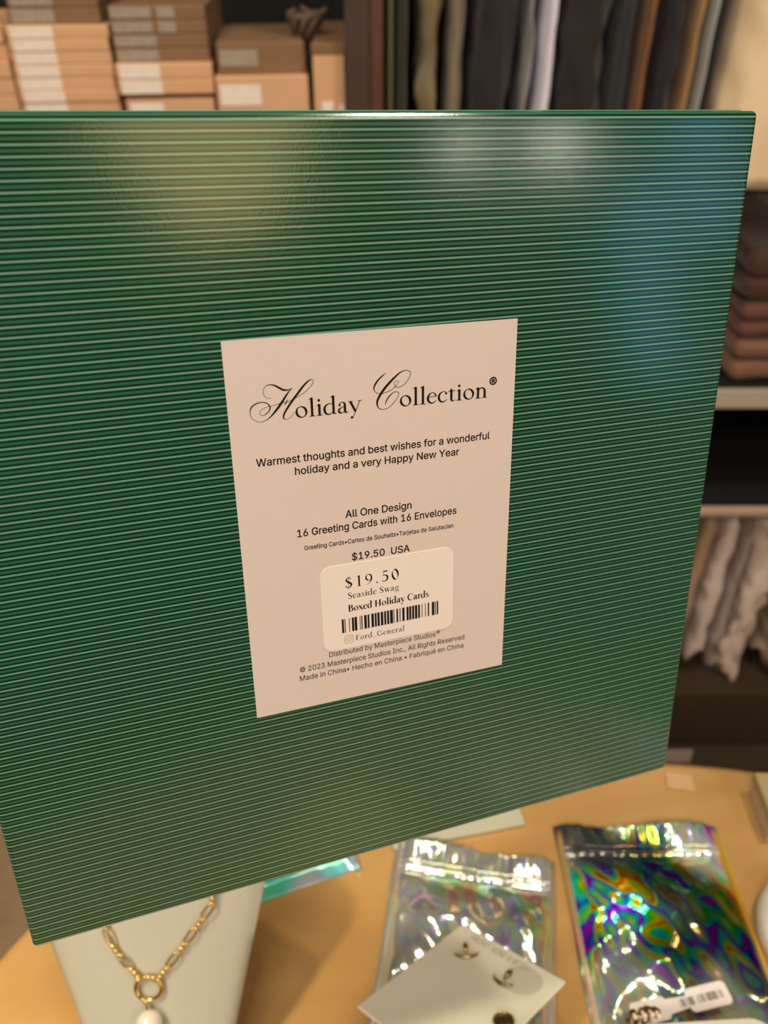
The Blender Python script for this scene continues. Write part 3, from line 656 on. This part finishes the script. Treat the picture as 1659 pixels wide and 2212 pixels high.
def serif(name, body, A, B, xh, z, m, parent, bold=1.0, track=0.0, lab=None):
    tot = sum(GL[c][0]+track for c in body)-track
    ln = math.dist(A, B); sx = ln/tot; dx, dy = (B[0]-A[0])/ln, (B[1]-A[1])/ln
    bm = bmesh.new(); pos = 0
    for ch in body:
        adv, g = GL[ch]
        def f(x, y, p=pos):
            X = (p+x)*sx; Y = y*xh
            return ((A[0]+X*dx-Y*dy)/1000, (A[1]+X*dy+Y*dx)/1000, z/1000)
        for s_ in g:
            if s_[0] == 'p': pen(bm, [(x, y, w_*(bold if w_ > .08 else 1+(bold-1)*.3)) for x, y, w_ in s_[1]], f)
            elif s_[0] == 'd': fan(bm, s_[1], s_[2], s_[3]*xh/sx*(.6+.4*bold), s_[3]*(.6+.4*bold), f)
            else:
                k = (s_[3]-s_[5])*(bold-1)
                ringg(bm, s_[1], s_[2], s_[3]+k*.3, s_[4], s_[5]-k*.5, s_[6]-.01, f)
        pos += adv+track
    o = obj(name, bm, m, parent)
    if lab: o['label'] = lab
    return o
serif('roman_lettering', 'oliday', (-21.15, 40.78), (-3.50, 40.62), 2.98, ZL, M['ink'], LBL, 1.1)
serif('roman_lettering', 'ollection', (6.70, 40.60), (32.35, 40.38), 2.98, ZL, M['ink'], LBL, 1.1)
serif('sticker_line', '$19.50', (-10.45, -9.78), (5.95, -9.80), 2.35, ZS, M['ink'], STK, 1.2, .22)
serif('sticker_line', 'Seaside Swag', (-9.7, -13.22), (5.65, -13.26), 1.28, ZS, M['ink'], STK, 1.25, .08)
serif('sticker_line', 'Boxed Holiday Cards', (-9.85, -17.35), (14.85, -17.44), 1.42, ZS, M['ink'], STK, 1.75, .03)
serif('sticker_line', 'Ford_General', (-8.0, -27.22), (7.15, -27.28), 1.16, ZS, M['ink'], STK, 1.2, .08)
BARS = [(-11.83, -11.24), (-11.03, -10.77), (-9.7, -9.49), (-8.84, -8.2), (-8.04, -7.29), (-6.48, -6.27), (-6.0, -5.68), (-5.14, -4.38), (-4.11, -3.57), (-2.97, -2.21), (-1.94, -1.39), (-1.15, -0.47), (-0.11, 0.63), (0.93, 1.53), (1.81, 2.44), (2.72, 3.6), (3.82, 4.04), (4.7, 5.2), (5.67, 5.95), (6.51, 7.2), (7.82, 8.46), (8.65, 9.3), (9.58, 10.22), (10.47, 11.18), (11.46, 12.02), (12.59, 12.81), (13.66, 13.89), (14.51, 14.93), (15.79, 16.56), (16.78, 17.07), (17.35, 17.81)]
bm = bmesh.new()
for a, c in BARS:
    vs = [bm.verts.new((x/1000, y/1000, ZS/1000)) for x, y in ((a, -23.95), (c, -23.95), (c, -19.45), (a, -19.45))]; bm.faces.new(vs)
obj('barcode', bm, M['ink'], STK)
bm = bmesh.new()
def rr_ring(bm, cx, cy, hw, r, w_):
    A = rrect(cx-hw, cy-hw, cx+hw, cy+hw, r); B_ = rrect(cx-hw+w_, cy-hw+w_, cx+hw-w_, cy+hw-w_, max(.05, r-w_))
    a = [bm.verts.new((x/1000, y/1000, ZS/1000)) for x, y in A]; b_ = [bm.verts.new((x/1000, y/1000, ZS/1000)) for x, y in B_]
    n = len(a)
    for i in range(n): bm.faces.new((a[i], a[(i+1) % n], b_[(i+1) % n], b_[i]))
rr_ring(bm, -9.9, -26.35, 1.32, .62, .14)
rr_ring(bm, -9.9, -26.35, .66, .66, .15)
fan(bm, -9.18, -25.62, .12, .12, lambda x, y: (x/1000, y/1000, ZS/1000))
obj('camera_icon', bm, M['paleink'], STK)

# ================================================================= THINGS ON THE TABLE
# ---- holographic pouches
def pouch(lbl, cx, cy, wd, ln, rot, m, ms, seed, puff=.014, group=None, zip_at=.018, crump=.004, far=.004):
    """flat zip pouch: centre of its far (zip) edge at cx,cy; runs towards -y"""
    t = thing('holographic_pouch', lbl, 'pouch', (cx, cy, TZ), rot, group)
    nx, ny = 70, 96
    bm = bmesh.new(); top = []; 
    def hgt(u, v):
        e = min(1, (1-abs(2*u-1))*5.5); e = e*e*(3-2*e); 
        if v*ln < zip_at: g = .12
        else: g = min(1, (v*ln-zip_at)/(.030))**.75
        g *= min(1, (1-v)*9)
        # pleats run away from the zip, dying out further down
        vv = max(0, v*ln-zip_at)
        pl = noise.noise(Vector((u*4.2+seed+vv*9, vv*26+seed, seed)))
        pl2 = noise.noise(Vector((u*10+seed*2-vv*40, vv*60, seed+3)))
        br = 1-abs(noise.noise(Vector((u*3.0+vv*30, vv*34, seed+8))))*2
        z = .0012+e*(puff*g*(.55+.45*math.sin(PI*min(1, max(0, u)))) + (crump*pl+crump*.45*pl2+crump*.5*br)*min(1, .25+g))
        if v*ln < zip_at: z += e*(.0016*noise.noise(Vector((u*22+seed, v*9, 1)))+far*(.5+.5*math.sin(u*9+seed))*(1-v*ln/zip_at)**1.5)
        return max(.0012, z)
    for i in range(ny+1):
        v = i/ny; r = []
        for j in range(nx+1):
            u = j/nx; x = (u-.5)*wd*(1+.012*math.sin(v*9+seed)); y = -v*ln + (.0015*math.sin(u*7+seed) if i == 0 else 0)
            r.append(bm.verts.new((x, y, hgt(u, v))))
        top.append(r)
    for i in range(ny):
        for j in range(nx): bm.faces.new((top[i][j], top[i+1][j], top[i+1][j+1], top[i][j+1]))
    bot = {}
    edge = [top[0][j] for j in range(nx+1)]+[top[i][nx] for i in range(1, ny+1)]+[top[ny][j] for j in range(nx-1, -1, -1)]+[top[i][0] for i in range(ny-1, 0, -1)]
    lo = [bm.verts.new((v.co.x, v.co.y, .0004)) for v in edge]
    n = len(edge)
    for i in range(n): bm.faces.new((edge[i], edge[(i+1) % n], lo[(i+1) % n], lo[i]))
    bm.faces.new(lo[::-1])
    bmesh.ops.recalc_face_normals(bm, faces=bm.faces)
    obj('pouch_body', bm, m, t, smooth=True)
    # zip seal: two raised beads across
    for k, yy in enumerate((zip_at-.006, zip_at-.0025)):
        zb = bmesh.new()
        tube(zb, [((u/24-.5)*wd*.985, -yy, hgt(u/24, yy/ln)+.0004) for u in range(25)], .0008, 6)
        obj('zip_bead', zb, m, t, smooth=True)
    for s in (-1, 1):
        q = bmesh.new()
        pts = [((s*.5+ -s*.022)*wd, -v/20*ln*.97-.003, hgt(.5+s*.478, v/20)+.0002) for v in range(21)]
        tube(q, pts, .0019, 8); obj('side_seam', q, ms, t, smooth=True)
    return t
PR = pouch('dark holographic zip pouch with vivid rainbow creases, right of the earring card', .1570, .2800, .101, .150, math.radians(.5), M['foilB'], M['seamB'], 2.3, .013, 'holographic zip pouches', .020, .0055, .004)
PL = pouch('silver holographic zip pouch lying under the ivory earring card', .0560, .2640, .096, .135, math.radians(-9.5), M['foilA'], M['seamA'], 6.1, .015, 'holographic zip pouches', .019, .0050, .003)
PS = pouch('small blue holographic pouch peeking out between bust and green box', -.0700, .2975, .075, .060, math.radians(20), M['foilC'], M['foilC'], 9.4, .003, 'holographic zip pouches', .008, .0008, .0)
PE = pouch('holographic pouch cut off by the right frame edge beside the tray', .232, .2030, .050, .085, math.radians(24), M['foilB'], M['seamB'], 12.4, .007, 'holographic zip pouches', .012, .005, .002)

# ---- ivory card behind, tucked under the green box
t = thing('display_card', 'plain pale ivory card lying behind the silver pouch', 'card', (.0890, .2815, TZ), math.radians(11.5))
obj('card', bx((-.085, 0, .0006), (0, .060, .0030), .0006), M['greencard'], t)
# ---- small peach slab standing in for a bright reflection at the far rim
t = thing('reflection_patch', 'tiny peach patch standing in for a reflection near the far table rim', 'card', (.186, .3085, TZ), math.radians(-9))
obj('card', bx((0, 0, .0003), (.017, .012, .0012), .0002), M['peach'], t)

# ---- earring card resting on the silver pouch
p0 = Vector((.04307, .21206, TZ+.0190)); p1 = Vector((.08869, .17267, TZ+.0430)); 
ex = (p1-p0).normalized(); p2 = Vector((-.01203, .16135, TZ+.043)); ey = (p2-p0); ey = (ey-ex*ey.dot(ex)).normalized(); ez = ex.cross(ey)
if ez.z < 0: ez = -ez
ec = thing('earring_card', 'ivory earring card lying askew across the silver holographic pouch', 'card')
ec.matrix_world = Matrix(((ex.x, -ey.x, ez.x, p0.x), (ex.y, -ey.y, ez.y, p0.y), (ex.z, -ey.z, ez.z, p0.z), (0, 0, 0, 1)))
EW = (p1-p0).length; EL = .0786
obj('card_sheet', bx((0, -EL, -.0012), (EW, 0, 0), .0003), M['card'], ec)
obj('card_backing', bx((.001, -EL+.001, -.003), (EW-.001, -.001, -.0014), .0003), M['card'], ec)
me = text_mesh('FRONT NINE & ROSH', SANS)
xs = [v.co.x for v in me.vertices]; kx = .037/(max(xs)-min(xs))
for v in me.vertices: v.co = (.0104+(v.co.x-min(xs))*kx, -.0072+v.co.y*.0042/CAPR, .0001)
me.materials.clear(); me.materials.append(M['faint'])
link(bpy.data.objects.new('embossed_lettering', me), ec)
def earring(lbl, x, y, sx, disc, rot):
    mw = ec.matrix_world @ Matrix.Translation((x, y, 0)) @ Matrix.Rotation(rot, 4, 'Z')
    t = thing('stud_earring', lbl, 'earring'); t.matrix_world = mw
    if disc:
        d = bmesh.new(); bmesh.ops.create_cone(d, cap_ends=True, segments=40, radius1=.0098, radius2=.0090, depth=.0008, matrix=Matrix.Translation((.0070, .0052, .0005)))
        obj('clear_disc', d, M['plastic'], t)
    c = bmesh.new()
    pts = []; rr = []
    for k in range(17):
        a = math.radians(200+140*k/16); pts.append((.0072*math.cos(a)*sx, .0052*math.sin(a)+.001, .0014)); rr.append(.00012+.0008*math.sin(PI*k/16)**1.2)
    tube(c, pts, rr, 8); obj('crescent', c, M['oldgold'], t, smooth=True)
    b_ = bmesh.new(); ball(b_, (0, .0030, .0018), .0016, 1, 1.9, .9); obj('stone', b_, M['gold' if not disc else 'oldgold'], t, smooth=True)
    b_ = bmesh.new(); tube(b_, [(0, 0, -.0016), (0, .0, .0010)], .0005, 6); obj('post', b_, M['gold'], t)
    return t
earring('crescent stud earring nearest the far corner of the ivory card', .0162, -.0170, 1, False, math.radians(44))
earring('stud earring on a clear glittery disc near the right card corner', .0425, -.0190, .9, True, math.radians(2))
# third ornament, a small antique gold brooch cut by the bottom frame edge
mw = ec.matrix_world @ Matrix.Translation((.0583, -.0412, .0))
t = thing('gold_charm', 'small antique gold charm on the ivory card at the bottom edge', 'charm'); t.matrix_world = mw
c = bmesh.new(); ball(c, (0, 0, .0015), .0045, 1, 1, .35); obj('charm_disc', c, M['oldgold'], t, smooth=True)
c = bmesh.new(); tube(c, [(.0045*math.cos(a*PI/12), .0045*math.sin(a*PI/12), .0016) for a in range(24)], .0007, 6, True); obj('rim', c, M['gold'], t, smooth=True)

# ---- necklace bust: padded board leaning back
BP = Vector((0, .12, TZ+.0)); be = Vector((0, .1, .12)).normalized(); bn = Vector((0, -.12, .10)).normalized()
nb = thing('necklace_bust', 'cream leatherette necklace bust leaning back, gold chain draped on it', 'display stand')
BCX = -.108
nb.matrix_world = Matrix(((1, be.x, bn.x, BCX), (0, be.y, bn.y, BP.y), (0, be.z, bn.z, BP.z), (0, 0, 0, 1)))
# half-width left/right against height along the board (metres)
LH = [(0.000, -.129, -.080), (.02, -.1365, -.0755), (.054, -.1495, -.0690), (.0693, -.1560, -.0660), (.0885, -.1640, -.0620), (.1060, -.1695, -.0585), (.1174, -.1700, -.0570), (.135, -.155, -.062), (.150, -.135, -.080), (.160, -.125, -.092), (.168, -.121, -.096)]
def lerp_tab(v):
    for (a, l0, r0), (b_, l1, r1) in zip(LH, LH[1:]):
        if a <= v <= b_:
            f = (v-a)/(b_-a); return l0+(l1-l0)*f, r0+(r1-r0)*f
    return LH[-1][1:]
bm = bmesh.new(); nu, nv = 28, 44; F_ = []; B_ = []
def bulge(u, v):
    e = 1-abs(2*u-1)**3.2
    return .0075*max(0, e)**.6*min(1, v*60)*min(1, (1-v)*12+.15)
for i in range(nv+1):
    v = i/nv; l, r = lerp_tab(.168*v); f1 = []; f2 = []
    for j in range(nu+1):
        u = j/nu; x = l+(r-l)*u-BCX
        f1.append(bm.verts.new((x, .168*v, -.0075+bulge(u, v)))); f2.append(bm.verts.new((x, .168*v, -.0105)))
    F_.append(f1); B_.append(f2)
for i in range(nv):
    for j in range(nu):
        bm.faces.new((F_[i][j], F_[i][j+1], F_[i+1][j+1], F_[i+1][j])); bm.faces.new((B_[i][j], B_[i+1][j], B_[i+1][j+1], B_[i][j+1]))
for i in range(nv):
    bm.faces.new((F_[i][0], F_[i+1][0], B_[i+1][0], B_[i][0])); bm.faces.new((F_[i][nu], B_[i][nu], B_[i+1][nu], F_[i+1][nu]))
for j in range(nu):
    bm.faces.new((F_[0][j], B_[0][j], B_[0][j+1], F_[0][j+1])); bm.faces.new((F_[nv][j], F_[nv][j+1], B_[nv][j+1], B_[nv][j]))
bmesh.ops.recalc_face_normals(bm, faces=bm.faces)
bmesh.ops.translate(bm, verts=bm.verts, vec=(0, .007, 0))
obj('padded_front', bm, M['bust'], nb, smooth=True, auto=50)
# easel leg behind: from the board down to the table
eb = bmesh.new()
inv = nb.matrix_world.inverted()
pA = inv @ Vector((BCX, .205, TZ+.078)); pB = inv @ Vector((BCX, .235, TZ+.0015))
for sx_ in (-.02, .02):
    pass
tube(eb, [pA, pB], .0028, 8); obj('easel_leg', eb, M['bust'], nb)

# ---- necklace: chain, ring and pearl on the board surface
nk = thing('pearl_necklace', 'gold paperclip chain necklace with ring and pearl drop on the cream bust', 'necklace')
nk.matrix_world = nb.matrix_world.copy()
def P(x, v, z=.0026): return Vector((x-BCX, v, z))
def link_loop(a, b, r, w_):
    d = (b-a); l = d.length; d.normalize(); s = Vector((-d.y, d.x, 0)); c = (a+b)/2; bm = bmesh.new(); pts = []
    for k in range(24):
        t_ = 2*PI*k/24; x = math.cos(t_); y = math.sin(t_)
        pts.append(c+d*(math.copysign(abs(x)**.55, x)*l/2)+s*(math.copysign(abs(y)**.55, y)*w_/2))
    return tube(bm, pts, r, 6, True)
def chain(path):
    seg = [(a, b) for a, b in zip(path, path[1:])]; tot = sum((b-a).length for a, b in seg)
    def at(s):
        for a, b in seg:
            l = (b-a).length
            if s <= l: return a+(b-a)*(s/l)
            s -= l
        return path[-1]
    s = 0.0; k = 0
    while s < tot-.001:
        if k % 2 == 0:
            for q in range(3):
                c = at(min(tot, s+.0012)); b_ = bmesh.new(); ball(b_, c, .00125 if q != 1 else .0015, n=10); obj('chain_bead', b_, M['gold'], nk, smooth=True); s += .0024
        else:
            a = at(s-.0004); b = at(min(tot, s+.0070)); obj('chain_link', link_loop(a, b, .00052, .0030), M['gold'], nk, smooth=True); s += .0066
        k += 1
ring_c = P(-.1103, .0718)
chain([ring_c+Vector((-.0042, .0046, 0)), P(-.1243, .0863), P(-.1304, .096), P(-.1345, .112), P(-.1350, .135, .0016)])
chain([ring_c+Vector((.0044, .0046, 0)), P(-.0963, .0885), P(-.0887, .0992), P(-.0812, .1099), P(-.0800, .125), P(-.0860, .138, .0016)])
b_ = bmesh.new(); tube(b_, [ring_c+Vector((.0060*math.cos(2*PI*k/40), .0054*math.sin(2*PI*k/40), 0)) for k in range(40)], .0010, 8, True); obj('ring', b_, M['gold'], nk, smooth=True)
for dx in (-.0046, 0, .0046):
    b_ = bmesh.new(); ball(b_, ring_c+Vector((dx, .0052-abs(dx)*.2, .0006)), .0013, 1.25 if dx == 0 else 1, n=10); obj('chain_bead', b_, M['gold'], nk, smooth=True)
b_ = bmesh.new(); ball(b_, ring_c+Vector((-.0010, -.0056, .0006)), .0014, n=10); obj('bail', b_, M['gold'], nk, smooth=True)
b_ = bmesh.new(); tube(b_, [ring_c+Vector((-.0010, -.0064, .0006)), ring_c+Vector((0, -.0090, .0020))], .0006, 6); obj('bail_pin', b_, M['gold'], nk)
b_ = bmesh.new(); ball(b_, P(-.1090, .0570, .0056), .0060, 1, 1.06, .95, n=28); obj('pearl', b_, M['pearl'], nk, smooth=True)

# ---- ring tray at the bottom edge
rt = thing('ring_tray', 'ivory leatherette tray whose rounded far end shows at the bottom edge', 'tray', (.154, .108, TZ), math.radians(3.0))
pts = rrect(-.038, -.06, .034, .0490, .012, 10)
b_ = prism(bmesh.new(), pts, .0165, .0385)
bmesh.ops.bevel(b_, geom=[e for e in b_.edges if abs(e.verts[0].co.z-e.verts[1].co.z) < 1e-6], offset=.004, segments=4, affect='EDGES')
obj('tray_pad', b_, M['tray'], rt, smooth=True, auto=50)
obj('tray_base', prism(bmesh.new(), rrect(-.032, -.05, .028, .020, .010, 8), 0, .0166), M['tray'], rt, smooth=True, auto=40)
# ---- string tag and gold ring lying at the tray's far end
tg = thing('price_tag', 'white dumbbell shaped price tag with barcode on the dark pouch', 'tag', (.1408, .1695, TZ+.0225), math.radians(12))
pts = []
L_ = rrect(-.0185, -.0050, .0010, .0050, .0022, 5)
b_ = prism(bmesh.new(), rrect(-.0180, -.0060, .0010, .0048, .0022, 5), 0, .0005)
obj('tag_end', b_, M['sticker'], tg)
obj('tag_neck', prism(bmesh.new(), [(.0005, -.0042), (.0130, -.0030), (.0130, .0022), (.0005, .0030)], .00002, .00048), M['sticker'], tg)
obj('tag_end', prism(bmesh.new(), rrect(.0120, -.0058, .0345, .0052, .0024, 6), 0, .0005), M['sticker'], tg)
b_ = bmesh.new(); x = .0075; r2 = random.Random(3)
while x < .0315:
    w_ = r2.choice((.0003, .0005, .0009)); 
    if not .0155 < x < .0168:
        vs = [b_.verts.new((a, c, .00056)) for a, c in ((x, -.0024), (x+w_, -.0024), (x+w_, .0014), (x, .0014))]; b_.faces.new(vs)
    x += w_+r2.choice((.0003, .0005, .0008))
obj('barcode', b_, M['greyink'], tg)
rg = thing('gold_ring', 'antique gold jewelled ring at the far left end of the tray', 'ring', (.1215, .1560, TZ+.0385), math.radians(15))
b_ = bmesh.new(); tube(b_, [(.0070*math.cos(2*PI*k/36), .0016*math.sin(k), .0062+.0068*math.sin(2*PI*k/36)) for k in range(36)], .0011, 8, True); obj('band', b_, M['oldgold'], rg, smooth=True)
for k, (x, y, z) in enumerate(((-.0055, .001, .0118), (-.0018, .0, .0138), (.0022, -.0006, .0134), (.0058, -.001, .0108))):
    b_ = bmesh.new(); ball(b_, (x, y, z), .0021, n=10); obj('setting', b_, M['oldgold'], rg, smooth=True)
    b_ = bmesh.new(); bmesh.ops.create_icosphere(b_, subdivisions=1, radius=.0013, matrix=Matrix.Translation((x, y-.0016, z+.0009))); obj('stone', b_, M['gem'], rg)

# ---- oval display cut by the right edge
ov = thing('oval_display_pad', 'ivory oval display pad cut off by the right frame edge', 'display stand', (.268, .206, TZ), math.radians(-12))
b_ = bmesh.new(); n = 64; 
prof2 = [(0, .014), (.85, .014), (.95, .013), (1.0, .010), (1.0, .003), (.97, 0), (0, 0)]
rings = []
for r_, z_ in prof2:
    rings.append([b_.verts.new((0, 0, z_))] if r_ == 0 else [b_.verts.new((r_*.060*math.cos(2*PI*j/n), r_*.046*math.sin(2*PI*j/n), z_)) for j in range(n)])
for A, B in zip(rings, rings[1:]):
    for j in range(n):
        k = (j+1) % n
        if len(A) == 1: b_.faces.new((A[0], B[k], B[j]))
        elif len(B) == 1: b_.faces.new((A[j], A[k], B[0]))
        else: b_.faces.new((A[j], A[k], B[k], B[j]))
bmesh.ops.recalc_face_normals(b_, faces=b_.faces)
obj('oval_pad', b_, M['tray'], ov, smooth=True, auto=50)

# ---- little gift box with a round seal at the right edge
gb = thing('gift_box', 'small khaki gift box with a round white seal at the right edge', 'box', (.2350, .2700, TZ), math.radians(-2))
obj('gift_box_base', bx((.001, .001, 0), (.059, .035, .014), .0006), M['giftside'], gb)
obj('gift_box_lid', bx((0, 0, .0142), (.060, .036, .0215), .0006), M['giftbox'], gb)
b_ = bmesh.new(); bmesh.ops.create_cone(b_, cap_ends=True, segments=32, radius1=.006, radius2=.006, depth=.0004, matrix=Matrix.Translation((.0085, .0105, .0217))); obj('round_seal', b_, M['seal'], gb)
